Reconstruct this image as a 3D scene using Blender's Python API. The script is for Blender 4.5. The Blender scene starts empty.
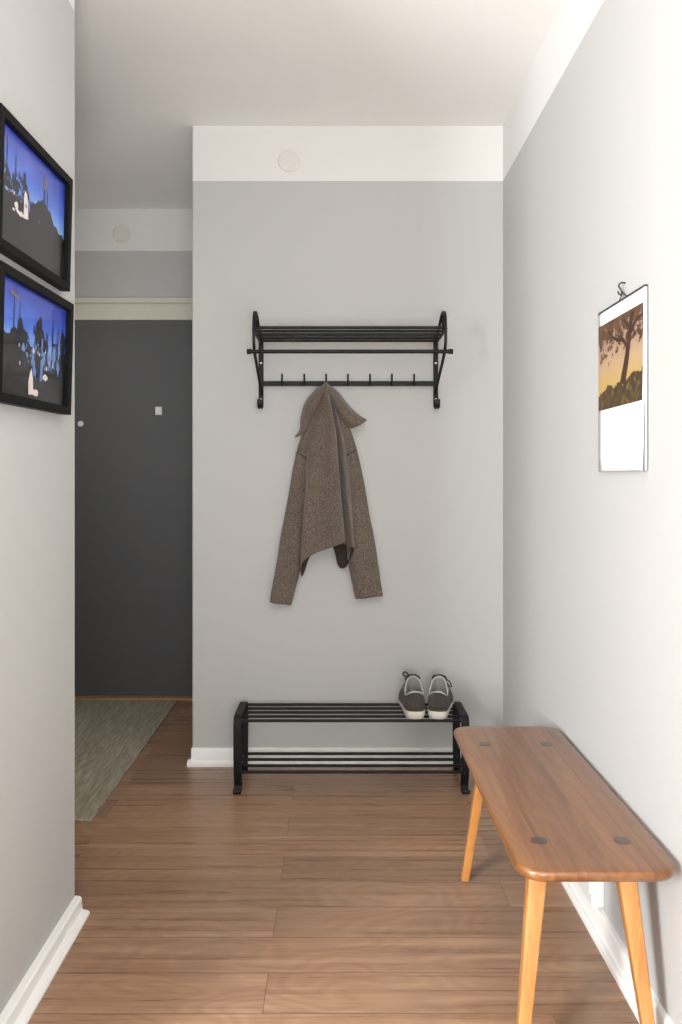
import bpy, bmesh, math, random
from mathutils import Vector, Matrix
random.seed(7)
S = bpy.context.scene
COL = S.collection
F, CX, CY, EYE = 800.0, 337.0, 478.0, 1.18        # focal length (px), vanishing point, eye height
def P(px, py, d):                                  # photo measurement -> point at distance d
    return Vector(((px-CX)*d/F, d, EYE-(py-CY)*d/F))

# ------------------------------------------------------------------ settings
S.view_settings.view_transform = 'Standard'
S.view_settings.look = 'None'
S.view_settings.gamma = 1
S.view_settings.use_curve_mapping = False
S.view_settings.exposure = -0.24

# ------------------------------------------------------------------ node helpers
def srgb(r, g, b):
    def f(c):
        c /= 255.0
        return c/12.92 if c <= 0.04045 else ((c+0.055)/1.055)**2.4
    return (f(r), f(g), f(b), 1.0)

class NT:
    def __init__(s, name):
        s.m = bpy.data.materials.new(name); s.m.use_nodes = True
        s.t = s.m.node_tree; s.n = s.t.nodes; s.l = s.t.links
        s.b = s.n['Principled BSDF']
    def new(s, typ, **kw):
        nd = s.n.new(typ)
        for k, v in kw.items(): setattr(nd, k, v)
        return nd
    def put(s, sock, v):
        if isinstance(v, bpy.types.NodeSocket): s.l.new(v, sock)
        else: sock.default_value = v
    def math(s, op, a, b=None, c=None):
        nd = s.new('ShaderNodeMath', operation=op)
        s.put(nd.inputs[0], a)
        if b is not None: s.put(nd.inputs[1], b)
        if c is not None: s.put(nd.inputs[2], c)
        return nd.outputs[0]
    def pos(s, kind='geo'):
        if kind == 'geo': o = s.new('ShaderNodeNewGeometry').outputs['Position']
        else: o = s.new('ShaderNodeTexCoord').outputs['Object']
        sp = s.new('ShaderNodeSeparateXYZ'); s.l.new(o, sp.inputs[0])
        return sp.outputs[0], sp.outputs[1], sp.outputs[2]
    def vec(s, x, y, z):
        nd = s.new('ShaderNodeCombineXYZ')
        for i, v in enumerate((x, y, z)): s.put(nd.inputs[i], v)
        return nd.outputs[0]
    def noise(s, vec, scale=5, detail=4, rough=0.55, dist=0.0):
        nd = s.new('ShaderNodeTexNoise')
        s.l.new(vec, nd.inputs['Vector'])
        nd.inputs['Scale'].default_value = scale; nd.inputs['Detail'].default_value = detail
        nd.inputs['Roughness'].default_value = rough; nd.inputs['Distortion'].default_value = dist
        return nd.outputs['Fac']
    def white(s, vec):
        nd = s.new('ShaderNodeTexWhiteNoise'); s.l.new(vec, nd.inputs['Vector'])
        return nd.outputs['Value']
    def ramp(s, fac, stops, interp='LINEAR'):
        nd = s.new('ShaderNodeValToRGB'); s.put(nd.inputs[0], fac)
        cr = nd.color_ramp; cr.interpolation = interp
        while len(cr.elements) < len(stops): cr.elements.new(0.5)
        for e, (p, c) in zip(cr.elements, stops): e.position = p; e.color = c
        return nd.outputs[0]
    def mix(s, fac, a, b, mode='MIX'):
        nd = s.new('ShaderNodeMix', data_type='RGBA', blend_type=mode)
        s.put(nd.inputs[0], fac); s.put(nd.inputs[6], a); s.put(nd.inputs[7], b)
        return nd.outputs[2]
    def bump(s, h, strength=0.2, dist=0.01):
        nd = s.new('ShaderNodeBump'); s.l.new(h, nd.inputs['Height'])
        nd.inputs['Strength'].default_value = strength; nd.inputs['Distance'].default_value = dist
        s.l.new(nd.outputs[0], s.b.inputs['Normal'])
    def set(s, **kw):
        for k, v in kw.items(): s.put(s.b.inputs[k.replace('_', ' ')], v)
        return s

def plain(name, rgb, rough=0.5, metal=0.0, var=0.06, scale=30, bump=0.0, spec=0.5):
    t = NT(name)
    v = t.new('ShaderNodeTexCoord').outputs['Object']
    n = t.noise(v, scale, 3)
    c = srgb(*rgb)
    lo = tuple(x*(1-var) for x in c[:3])+(1,); hi = tuple(min(1, x*(1+var)) for x in c[:3])+(1,)
    t.set(Base_Color=t.ramp(n, [(0.3, lo), (0.7, hi)]), Roughness=rough, Metallic=metal, Specular_IOR_Level=spec)
    if bump: t.bump(n, bump, 0.002)
    return t.m

GREY = srgb(184, 184, 182); WHITE = srgb(222, 221, 218)
def wall_paint(name, z_split, grey=GREY, white=WHITE):
    t = NT(name)
    x, y, z = t.pos()
    g = t.new('ShaderNodeNewGeometry').outputs['Position']
    f = t.math('GREATER_THAN', z, z_split)
    t.set(Base_Color=t.mix(f, grey, white), Roughness=0.75, Specular_IOR_Level=0.3)
    t.bump(t.noise(g, 120, 2), 0.05, 0.002)
    return t.m

M = {}
BAND = 2.4036
M['wall'] = wall_paint('grey_wall_paint', BAND)
M['wall_l'] = wall_paint('grey_wall_paint_left', 2.441)
M['ceil'] = plain('ceiling_paint', (238, 236, 233), 0.85, var=0.015, scale=3, spec=0.2)
M['white'] = plain('white_gloss_paint', (236, 236, 233), 0.4, var=0.015, scale=12)
M['cream'] = plain('cream_frame_paint', (206, 202, 186), 0.5, var=0.02)
M['door'] = plain('dark_grey_door_paint', (78, 78, 80), 0.5, var=0.03, scale=4)
M['oak'] = plain('oak_threshold', (170, 130, 85), 0.5, var=0.15, scale=40)
M['black'] = plain('black_lacquered_steel', (17, 17, 17), 0.5, var=0.1, scale=60, spec=0.25)
M['steel'] = plain('steel', (190, 190, 188), 0.3, metal=1.0)
M['plastic'] = plain('white_plastic', (228, 228, 226), 0.35, var=0.01)
M['slot'] = plain('recess_grey_plastic', (120, 120, 120), 0.5)
M['putty'] = plain('cover_plate_paint', (218, 215, 210), 0.7, var=0.02, spec=0.2)
M['putty2'] = plain('cover_plate_old_paint', (217, 213, 204), 0.7, var=0.03, spec=0.2)
M['frame'] = plain('black_painted_wood', (10, 10, 11), 0.55, var=0.15, scale=40, spec=0.12)
M['paper'] = plain('calendar_paper', (240, 240, 240), 0.6, var=0.005)
M['papergrey'] = plain('calendar_page_edge', (170, 172, 176), 0.6, var=0.03)
M['wire'] = plain('dark_wire', (60, 58, 54), 0.4, metal=0.6)
M['mould'] = plain('backing_board', (90, 80, 70), 0.8)

def floor_mat():
    t = NT('laminate_plank_floor')
    x, y, z = t.pos()
    PW, PL = 0.146, 1.28
    yy = t.math('DIVIDE', t.math('SUBTRACT', y, 2.2), PW)
    row = t.math('FLOOR', yy)
    fy = t.math('FRACT', t.math('ADD', yy, 100.0))
    par = t.math('MODULO', t.math('ADD', row, 101.0), 2.0)   # 0 on odd rows
    xx = t.math('DIVIDE', t.math('ADD', t.math('ADD', x, 0.164), t.math('MULTIPLY', par, PL*0.5)), PL)
    col = t.math('FLOOR', xx)
    fx = t.math('FRACT', t.math('ADD', xx, 50.0))
    rnd = t.white(t.vec(row, col, 3.3))
    rnd2 = t.white(t.vec(col, row, 8.1))
    # grain
    gx = t.math('ADD', t.math('MULTIPLY', x, 0.9), t.math('MULTIPLY', rnd, 31.0))
    gy = t.math('ADD', t.math('MULTIPLY', y, 26.0), t.math('MULTIPLY', rnd2, 17.0))
    g1 = t.noise(t.vec(gx, gy, 0.0), 1.6, 5, 0.55, 0.4)
    g2 = t.noise(t.vec(t.math('MULTIPLY', x, 9.0), t.math('MULTIPLY', y, 260.0), rnd), 1.0, 3, 0.6)
    g3 = t.noise(t.vec(t.math('ADD', t.math('MULTIPLY', x, 2.2), t.math('MULTIPLY', rnd2, 9.0)), t.math('MULTIPLY', y, 5.5), rnd), 1.2, 1, 0.4, 0.2)
    rings = t.math('ABSOLUTE', t.math('SUBTRACT', t.math('FRACT', t.math('MULTIPLY', g3, 13.0)), 0.5))
    a = t.ramp(g1, [(0.22, srgb(136, 102, 78)), (0.5, srgb(168, 133, 106)), (0.78, srgb(192, 158, 129))])
    b = t.mix(t.math('MULTIPLY', t.math('SUBTRACT', 0.5, rings), 0.5), a, srgb(104, 77, 58))
    c = t.mix(t.math('MULTIPLY', t.math('SUBTRACT', 1.0, g2), 0.45), b, srgb(112, 85, 66))
    tone = t.ramp(rnd, [(0.0, (0.82, 0.82, 0.82, 1)), (1.0, (1.14, 1.12, 1.10, 1))])
    d = t.mix(1.0, c, tone, 'MULTIPLY')
    ey = t.math('MINIMUM', fy, t.math('SUBTRACT', 1.0, fy))
    ex = t.math('MINIMUM', fx, t.math('SUBTRACT', 1.0, fx))
    sy = t.math('LESS_THAN', ey, 0.009)
    sx = t.math('LESS_THAN', ex, 0.0009)
    seam = t.math('MAXIMUM', sy, sx)
    e = t.mix(t.math('MULTIPLY', seam, 0.55), d, srgb(70, 48, 38))
    t.set(Base_Color=e, Roughness=t.math('ADD', 0.22, t.math('MULTIPLY', g1, 0.14)), Specular_IOR_Level=0.5)
    t.bump(t.math('SUBTRACT', g2, t.math('MULTIPLY', seam, 1.5)), 0.06, 0.002)
    return t.m
M['floor'] = floor_mat()

def bench_mat(name, c0, c1, c2, axis='y', staves=True, rough=0.28):
    t = NT(name)
    x, y, z = t.pos('obj')
    if axis == 'y': u, v, w = y, x, z
    else: u, v, w = z, x, y
    st = t.math('FLOOR', t.math('DIVIDE', t.math('ADD', v, 5.02), 0.064)) if staves else 0.0
    r = t.white(t.vec(st, 2.0, 5.0)) if staves else 0.5
    g = t.noise(t.vec(t.math('ADD', t.math('MULTIPLY', u, 2.2), t.math('MULTIPLY', r, 13.0)), t.math('MULTIPLY', v, 34.0), t.math('MULTIPLY', w, 34.0)), 1.3, 5, 0.6, 0.5)
    gl = t.noise(t.vec(t.math('MULTIPLY', u, 1.2), t.math('MULTIPLY', v, 9.0), t.math('ADD', t.math('MULTIPLY', w, 9.0), t.math('MULTIPLY', r, 7.0))), 1.3, 2, 0.5, 0.2)
    rg = t.math('ABSOLUTE', t.math('SUBTRACT', t.math('FRACT', t.math('MULTIPLY', gl, 14.0)), 0.5))
    a = t.ramp(g, [(0.25, srgb(*c0)), (0.5, srgb(*c1)), (0.78, srgb(*c2))])
    b = t.mix(t.math('MULTIPLY', t.math('SUBTRACT', 0.5, rg), 0.5), a, srgb(*c0))
    if staves:
        tone = t.ramp(r, [(0.0, (0.80, 0.78, 0.76, 1)), (1.0, (1.12, 1.12, 1.12, 1))])
        b = t.mix(1.0, b, tone, 'MULTIPLY')
    t.set(Base_Color=b, Roughness=rough, Specular_IOR_Level=0.5, Coat_Weight=0.6, Coat_Roughness=0.22)
    t.bump(g, 0.04, 0.002)
    return t.m
M['seatwood'] = bench_mat('varnished_pine_seat', (96, 56, 25), (128, 82, 43), (148, 102, 60))
M['legwood'] = bench_mat('varnished_pine_leg', (158, 98, 44), (184, 126, 66), (198, 144, 84), axis='z', staves=False, rough=0.35)
M['plug'] = bench_mat('dark_end_grain_plug', (48, 27, 15), (70, 42, 25), (86, 54, 33), staves=False)

def wool_mat(name, lo, mid, hi, sheen=0.25):
    t = NT(name)
    v = t.new('ShaderNodeTexCoord').outputs['Object']
    n = t.noise(v, 260, 3, 0.75); n2 = t.noise(v, 22, 3)
    f = t.math('ADD', t.math('MULTIPLY', n, 0.92), t.math('MULTIPLY', n2, 0.08))
    t.set(Base_Color=t.ramp(f, [(0.34, srgb(*lo)), (0.5, srgb(*mid)), (0.66, srgb(*hi))]), Roughness=0.95,
          Specular_IOR_Level=0.15, Sheen_Weight=sheen, Sheen_Roughness=0.5)
    t.bump(n, 0.35, 0.003)
    return t.m
M['wool'] = wool_mat('brown_grey_wool', (66, 57, 50), (97, 86, 77), (134, 122, 111))
M['lining'] = wool_mat('dark_jacket_inside', (40, 35, 31), (56, 49, 43), (72, 64, 56), 0.05)
M['suede'] = wool_mat('charcoal_shoe_fabric', (54, 49, 45), (68, 62, 57), (84, 77, 71), 0.1)
M['shoelining'] = wool_mat('grey_shoe_lining', (112, 112, 108), (132, 132, 127), (150, 150, 145), 0.05)
M['piping'] = plain('pale_shoe_piping', (176, 174, 168), 0.7)
M['sole'] = plain('off_white_rubber', (206, 202, 192), 0.6, var=0.05, scale=50)
M['lace'] = plain('dark_shoe_lace', (62, 60, 58), 0.85)
M['insole'] = plain('shoe_insole', (110, 108, 104), 0.9)

def rug_mat():
    t = NT('woven_grey_rug')
    x, y, z = t.pos()
    wv = t.math('ABSOLUTE', t.math('SINE', t.math('MULTIPLY', x, 420.0)))
    n = t.noise(t.vec(t.math('MULTIPLY', x, 110.0), t.math('MULTIPLY', y, 9.0), 0.0), 1.0, 4, 0.7)
    n2 = t.noise(t.vec(t.math('MULTIPLY', x, 14.0), t.math('MULTIPLY', y, 3.0), 4.0), 1.0, 3)
    f = t.math('ADD', t.math('MULTIPLY', n, 0.75), t.math('MULTIPLY', n2, 0.25))
    t.set(Base_Color=t.ramp(f, [(0.3, srgb(112, 105, 90)), (0.5, srgb(158, 150, 132)), (0.72, srgb(196, 188, 168))]), Roughness=0.95, Specular_IOR_Level=0.1)
    t.bump(t.math('ADD', n, t.math('MULTIPLY', wv, 0.5)), 0.5, 0.004)
    return t.m
M['rug'] = rug_mat()

def sky_print():
    t = NT('printed_dusk_sky')
    x, y, z = t.pos('obj')      # local: y across, z up
    v = t.new('ShaderNodeTexCoord').outputs['Object']
    n = t.noise(v, 9, 2)
    f = t.math('ADD', t.math('MULTIPLY', t.math('ADD', z, 0.115), 4.3), t.math('MULTIPLY', t.math('SUBTRACT', n, 0.5), 0.25))
    t.set(Base_Color=t.ramp(f, [(0.42, srgb(140, 182, 236)), (0.66, srgb(78, 116, 214)), (0.95, srgb(46, 68, 176))]), Roughness=0.25)
    return t.m
M['psky'] = sky_print()
M['pdark'] = plain('printed_dark_ground', (26, 26, 28), 0.3, var=0.3, scale=60)
M['pdark2'] = plain('printed_dark_trees', (20, 22, 36), 0.3, var=0.4, scale=90)
M['ppale'] = plain('printed_pale_figure', (226, 214, 212), 0.3, var=0.1, scale=120)
M['pblue'] = plain('printed_blue_haze', (96, 128, 190), 0.3, var=0.3, scale=140)
M['pochre'] = plain('printed_ochre_lantern', (110, 92, 84), 0.3)

def glass_mat():
    t = NT('picture_glass')
    t.set(Base_Color=(1, 1, 1, 1), Roughness=0.02, IOR=1.45, Transmission_Weight=1.0)
    tr = t.new('ShaderNodeBsdfTransparent'); gl = t.new('ShaderNodeBsdfGlossy')
    gl.inputs['Roughness'].default_value = 0.03
    lw = t.new('ShaderNodeLayerWeight'); lw.inputs['Blend'].default_value = 0.5
    fac = t.math('ADD', 0.015, t.math('MULTIPLY', t.math('POWER', lw.outputs['Facing'], 4.0), 0.12))
    mx = t.new('ShaderNodeMixShader')
    t.l.new(fac, mx.inputs[0]); t.l.new(tr.outputs[0], mx.inputs[1]); t.l.new(gl.outputs[0], mx.inputs[2])
    t.l.new(mx.outputs[0], t.n['Material Output'].inputs['Surface'])
    t.n.remove(t.b)
    return t.m
M['glass'] = glass_mat()

# ------------------------------------------------------------------ mesh helpers
def obj(name, bm, mat, parent=None, smooth=False, angle=None, loc=None, outward=None):
    bmesh.ops.recalc_face_normals(bm, faces=bm.faces[:])
    if outward is not None:                # open tubes: make sure the normals point away from the axis
        bm.normal_update()
        if sum(f.normal.dot(f.calc_center_median()-outward(f.calc_center_median()))*f.calc_area() for f in bm.faces) < 0:
            bmesh.ops.reverse_faces(bm, faces=bm.faces[:])
    me = bpy.data.meshes.new(name); bm.to_mesh(me); bm.free()
    mats = mat if isinstance(mat, (list, tuple)) else [mat]
    for m in mats: me.materials.append(m)
    if smooth:
        for p in me.polygons: p.use_smooth = True
        if angle: me.set_sharp_from_angle(angle=math.radians(angle))
    o = bpy.data.objects.new(name, me); COL.objects.link(o)
    if parent: o.parent = parent
    if loc: o.location = loc
    return o
def thing(name, label, cat, loc=(0, 0, 0), rz=0.0, group=None):
    o = bpy.data.objects.new(name, None); COL.objects.link(o)
    o.empty_display_size = 0.05
    o.location = loc; o.rotation_euler = (0, 0, rz)
    return tag(o, label, cat, group)
def tag(o, label, cat, group=None):
    o['label'] = label; o['category'] = cat
    if group: o['group'] = group
    return o
def struct(o, label, cat):
    o['kind'] = 'structure'; o['label'] = label; o['category'] = cat
    return o

def add_box(bm, a, b, bevel=0.0, seg=2, mi=0):
    a, b = Vector(a), Vector(b)
    c = (a+b)/2; s = b-a
    r = bmesh.ops.create_cube(bm, size=1.0, matrix=Matrix.Translation(c) @ Matrix.Diagonal((abs(s.x), abs(s.y), abs(s.z), 1)))
    vs = r['verts']
    fs = set(f for v in vs for f in v.link_faces)
    for f in fs: f.material_index = mi
    if bevel:
        es = list(set(e for v in vs for e in v.link_edges))
        bmesh.ops.bevel(bm, geom=es, offset=bevel, segments=seg, profile=0.5, affect='EDGES')
    return bm
def box(a, b, bevel=0.0, seg=2): return add_box(bmesh.new(), a, b, bevel, seg)

def catmull(pts, n, closed=False):
    pts = [Vector(p) for p in pts]; out = []
    N = len(pts)
    segs = N if closed else N-1
    for i in range(segs):
        p1, p2 = pts[i], pts[(i+1) % N]
        p0 = pts[i-1] if (i > 0 or closed) else p1*2-p2
        p3 = pts[(i+2) % N] if (i+2 < N or closed) else p2*2-p1
        for k in range(n):
            t = k/n
            out.append(0.5*((2*p1)+(p2-p0)*t+(2*p0-5*p1+4*p2-p3)*t*t+(3*p1-p0-3*p2+p3)*t**3))
    if not closed: out.append(pts[-1])
    return out

def add_sweep(bm, path, prof, closed=False, up=None, scale=None, mi=0):
    """sweep a closed 2-D profile along a path (parallel transport, or fixed side axis `up`)"""
    path = [Vector(p) for p in path]; N = len(path)
    rings = []; nrm = None
    for i, p in enumerate(path):
        a = path[i-1] if (i > 0 or closed) else path[i]
        b = path[(i+1) % N] if (i+1 < N or closed) else path[i]
        t = (b-a).normalized()
        if up is not None: n = Vector(up) - t*Vector(up).dot(t); n.normalize()
        else:
            if nrm is None:
                n = t.orthogonal().normalized()
            else:
                n = nrm - t*nrm.dot(t); n.normalize()
        nrm = n; bn = t.cross(n)
        s = scale[i] if scale else 1.0
        rings.append([bm.verts.new(p+n*(u*s)+bn*(v*s)) for u, v in prof])
    K = len(prof)
    for i in range(N if closed else N-1):
        r0, r1 = rings[i], rings[(i+1) % N]
        for k in range(K):
            f = bm.faces.new((r0[k], r0[(k+1) % K], r1[(k+1) % K], r1[k])); f.material_index = mi
    if not closed:
        f = bm.faces.new(rings[0][::-1]); f.material_index = mi
        f = bm.faces.new(rings[-1]); f.material_index = mi
    return bm
def circ(r, n=12): return [(r*math.cos(2*math.pi*k/n), r*math.sin(2*math.pi*k/n)) for k in range(n)]
def rectp(w, h, b=0.001):
    w /= 2; h /= 2
    return [(w-b, -h), (w, -h+b), (w, h-b), (w-b, h), (-w+b, h), (-w, h-b), (-w, -h+b), (-w+b, -h)]
def tube(path, r, n=12, closed=False): return add_sweep(bmesh.new(), path, circ(r, n), closed)

def add_prism(bm, poly, axis, a, b, mi=0):
    """extrude 2-D polygon along axis 0/1/2 from a to b"""
    def mk(p, t):
        q = [p[0], p[1]]; q.insert(axis, t); return Vector(q)
    lo = [bm.verts.new(mk(p, a)) for p in poly]; hi = [bm.verts.new(mk(p, b)) for p in poly]
    n = len(poly)
    fs = [bm.faces.new(lo[::-1]), bm.faces.new(hi)]
    for k in range(n): fs.append(bm.faces.new((lo[k], lo[(k+1) % n], hi[(k+1) % n], hi[k])))
    for f in fs: f.material_index = mi
    return bm
def add_disc(bm, c, r, h, axis=1, n=40, bev=0.0, mi=0):
    """solid disc whose face looks along -axis; c = centre of back face, h signed thickness"""
    prof = [(r, 0), (r, h-math.copysign(bev, h)), (r-bev, h)] if bev else [(r, 0), (r, h)]
    rings = []
    for rr, hh in prof:
        ring = []
        for k in range(n):
            a = 2*math.pi*k/n
            q = [rr*math.cos(a), rr*math.sin(a)]; q.insert(axis, hh)
            ring.append(bm.verts.new(Vector(c)+Vector(q)))
        rings.append(ring)
    for i in range(len(rings)-1):
        for k in range(n): bm.faces.new((rings[i][k], rings[i][(k+1) % n], rings[i+1][(k+1) % n], rings[i+1][k])).material_index = mi
    bm.faces.new(rings[0][::-1]).material_index = mi; bm.faces.new(rings[-1]).material_index = mi
    return bm
def add_grid(bm, rows, wrap=False, mi=0):
    vr = [[bm.verts.new(p) for p in r] for r in rows]
    for i in range(len(vr)-1):
        n = len(vr[i])
        for k in range(n if wrap else n-1):
            bm.faces.new((vr[i][k], vr[i][(k+1) % n], vr[i+1][(k+1) % n], vr[i+1][k])).material_index = mi
    return vr

# ------------------------------------------------------------------ the room
D_B, D_F = 3.296, 4.31          # end wall of the hall, far wall with the door
XR, XL, XC = 0.684, -0.709, -0.597
CEIL = 2.63; Y_R = -2.6; X_RM = -3.2; LW0 = 1.20; LW1 = 2.165

struct(obj('floor', box((X_RM-0.1, Y_R-0.1, -0.08), (XR+0.1, D_F+0.1, 0)), M['floor']), 'brown wood laminate floor of cross-laid planks', 'floor')
struct(obj('ceiling', box((X_RM-0.1, Y_R-0.1, CEIL), (XR+0.1, D_F+0.1, CEIL+0.1)), M['ceil']), 'plain white ceiling of the hall', 'ceiling')
bm = bmesh.new()
cr = 0.007
poly = [(XR+0.1, D_B), (XR+0.1, D_F+0.1), (XC, D_F+0.1)]
for k in range(7):
    a = math.pi + math.pi/2*k/6
    poly.append((XC+cr+cr*math.cos(a), D_B+cr+cr*math.sin(a)))
add_prism(bm, poly, 2, 0, CEIL)
struct(obj('wall_back', bm, M['wall'], smooth=True, angle=25), 'light grey end wall with a white top band, behind the racks', 'wall')
struct(obj('wall_right', box((XR, Y_R, 0), (XR+0.1, D_B, CEIL)), M['wall']), 'bright right-hand wall with the calendar', 'wall')
struct(obj('wall_left', box((XL-0.1, LW0, 0), (XL, LW1, CEIL), 0.003), M['wall_l']), 'left-hand wall ending at a corner, with two framed photos', 'wall')
struct(obj('wall_far', box((X_RM, D_F, 0), (XC+0.05, D_F+0.1, CEIL)), M['wall']), 'grey far wall above the dark door', 'wall')
# side of the far hallway, and the room behind the camera
struct(obj('wall_hallway', box((-1.80, LW0, 0), (-1.70, D_F, CEIL)), M['wall']), 'hallway side wall beyond the left corner', 'wall')
struct(obj('wall_light_block', box((-1.70, LW0, 0), (XL-0.1, LW0+0.1, CEIL)), M['wall']), 'added unseen partition blocking window light from the hallway behind the left wall', 'wall')  # added out of view to keep window light off the end wall
struct(obj('wall_rear', box((X_RM, Y_R-0.1, 0), (XR, Y_R, CEIL)), M['wall']), 'wall behind the viewer', 'wall')
struct(obj('wall_side', box((X_RM-0.1, Y_R, 0), (X_RM, D_F, CEIL)), M['wall']), 'left wall of the room behind the viewer', 'wall')

# skirting with a shoe moulding: profile (out, up)
SK = [(0, 0), (0.030, 0), (0.030, 0.013), (0.026, 0.019), (0.018, 0.021), (0.0155, 0.024), (0.0145, 0.062), (0.011, 0.068), (0.004, 0.070), (0, 0.070)]
bm = bmesh.new(); add_prism(bm, [(D_B-o, u) for o, u in [(0, 0.015)]+[(0.0155, 0.015)]+SK[5:]], 0, XC-0.001, XR)
add_prism(bm, [(D_B-o, u) for o, u in SK[:6]+[(0, 0.024)]], 0, XC-0.016, XR)
struct(obj('baseboard_back', bm, M['white'], smooth=True, angle=30), 'white skirting along the end wall', 'skirting board')
bm = bmesh.new(); add_prism(bm, [(XR-o, u) for o, u in SK], 1, Y_R, D_B-0.03)
struct(obj('baseboard_right', bm, M['white'], smooth=True, angle=30), 'white skirting along the right wall under the bench', 'skirting board')
SKL = [(0, 0), (0.040, 0), (0.040, 0.005), (0.036, 0.010), (0.022, 0.013), (0.0200, 0.016), (0.0185, 0.043), (0.014, 0.0485), (0.005, 0.050), (0, 0.050)]
bm = bmesh.new(); add_prism(bm, [(XL+o, u) for o, u in SKL], 1, LW0, LW1)
struct(obj('baseboard_left', bm, M['white'], smooth=True, angle=30), 'white skirting along the left wall', 'skirting board')

# the door
dr = struct(obj('door_1', box((-1.60, D_F-0.022, 0.012), (-0.66, D_F, 2.026), 0.002), M['door']), 'flat dark grey door at the end of the hallway', 'door')
bm = bmesh.new()
add_box(bm, (-1.68, D_F-0.030, 2.026), (XC+0.04, D_F, 2.108), 0.002)
add_box(bm, (-1.69, D_F-0.036, 2.116), (XC+0.04, D_F, 2.144), 0.002)
add_box(bm, (-1.68, D_F-0.022, 2.106), (XC+0.04, D_F, 2.118))
add_box(bm, (-1.68, D_F-0.030, 0.012), (-1.60, D_F, 2.026), 0.002)
obj('door_frame', bm, M['cream'], dr)
p = P(81, 424, D_F-0.022)
bm = bmesh.new(); add_disc(bm, (p.x, D_F-0.022, p.z), 0.016, -0.010, 1, 24, 0.003)
obj('peephole', bm, M['plastic'], dr, True, 40)
p = P(159, 411, D_F-0.022)
bm = bmesh.new(); add_box(bm, (p.x-0.018, D_F-0.034, p.z-0.022), (p.x+0.018, D_F-0.022, p.z+0.022), 0.004)
add_box(bm, (p.x-0.012, D_F-0.040, p.z-0.014), (p.x+0.010, D_F-0.033, p.z+0.016), 0.003)
obj('door_plate', bm, M['plastic'], dr)
struct(obj('trim_1', box((-1.69, D_F-0.075, 0), (XC+0.03, D_F-0.0, 0.012), 0.004), M['oak']), 'narrow oak threshold strip below the dark door', 'threshold')

# round blank covers on the white band
def cover(px, py, d, r, label, m1, m2):
    c = P(px, py, d)
    t = thing('cover_plate', label, 'cover plate', (c.x, d, c.z))
    bm = bmesh.new(); add_disc(bm, (0, 0.001, 0), r, -0.0055, 1, 48, 0.003)
    obj('plate', bm, m1, t, True, 40)
    bm = bmesh.new(); add_disc(bm, (0, -0.004, 0), r*0.16, -0.0015, 1, 20, 0.0007)
    obj('screw_cap', bm, m2, t, True, 40)
cover(289, 161, D_B, 0.046, 'round pale blank cover plate on the white band above the coat rack', M['putty'], M['putty'])
cover(121.5, 234, D_F, 0.048, 'round yellowed blank cover plate on the band over the dark door', M['putty2'], M['putty2'])

# ------------------------------------------------------------------ rug
def make_rug():
    x0, x1, y0, y1 = -1.62, -0.842, 2.744, 4.232
    bm = bmesh.new()
    add_box(bm, (x0, y0, 0.0005), (x1, y1, 0.008), 0.002)
    for yy in (y0, y1):
        pass
    o = obj('rug', bm, M['rug'])
    tag(o, 'grey flat-woven runner rug on the floor in front of the dark door', 'rug')
    return o
make_rug()

# ------------------------------------------------------------------ shoe rack
RF, RB = 2.995, 3.225
RXL, RXR = -0.388, 0.496
def make_shoe_rack():
    c = ((RXL+RXR)/2, (RF+RB)/2, 0)
    t = thing('shoe_rack', 'low two-tier black metal shoe rack on the floor against the grey end wall', 'shoe rack', c)
    W = (RXR-RXL)/2; dp = (RB-RF)/2; top = 0.281
    def side(sx):
        # strap in the YZ plane: front foot, front leg, top, back leg, back foot
        path = [(-dp-0.012, 0.018), (-dp-0.014, 0.006), (-dp-0.006, 0.004), (-dp+0.016, 0.006), (-dp+0.024, 0.020), (-dp+0.018, 0.045),
                (-dp+0.006, 0.085), (-dp+0.001, 0.15), (-dp+0.001, top-0.035), (-dp+0.008, top-0.012), (-dp+0.026, top),
                (0, top), (dp-0.026, top), (dp-0.008, top-0.010), (dp-0.001, top-0.035), (dp-0.001, 0.15), (dp-0.004, 0.085),
                (dp-0.012, 0.045), (dp-0.018, 0.020), (dp-0.010, 0.006), (dp+0.0, 0.004)]
        x = sx*(W-0.015)
        pts = catmull([(x, y, z) for y, z in path], 4)
        bm = bmesh.new(); add_sweep(bm, pts, rectp(0.030, 0.007, 0.0015), up=(1, 0, 0))
        return bm
    for s in (-1, 1): obj('side_frame', side(s), M['black'], t, True, 35)
    for k in range(5):
        y = -dp+0.010+(2*dp-0.018)*k/4
        obj('top_rod', tube([(-W+0.012, y, 0.2685), (W-0.016, y, 0.2685)], 0.0058), M['black'], t, True, 50)
    for k in range(4):
        y = -dp+0.012+(2*dp-0.030)*k/3
        obj('lower_rod', tube([(-W+0.012, y, 0.075), (W-0.012, y, 0.075)], 0.0058), M['black'], t, True, 50)
    for s in (-1, 1):   # small plates that carry the lower rods
        obj('rod_bracket', box((s*(W-0.015)-0.0035, -dp+0.004, 0.064), (s*(W-0.015)+0.0035, dp-0.004, 0.086), 0.001), M['black'], t)
    return t
make_shoe_rack()

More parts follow.
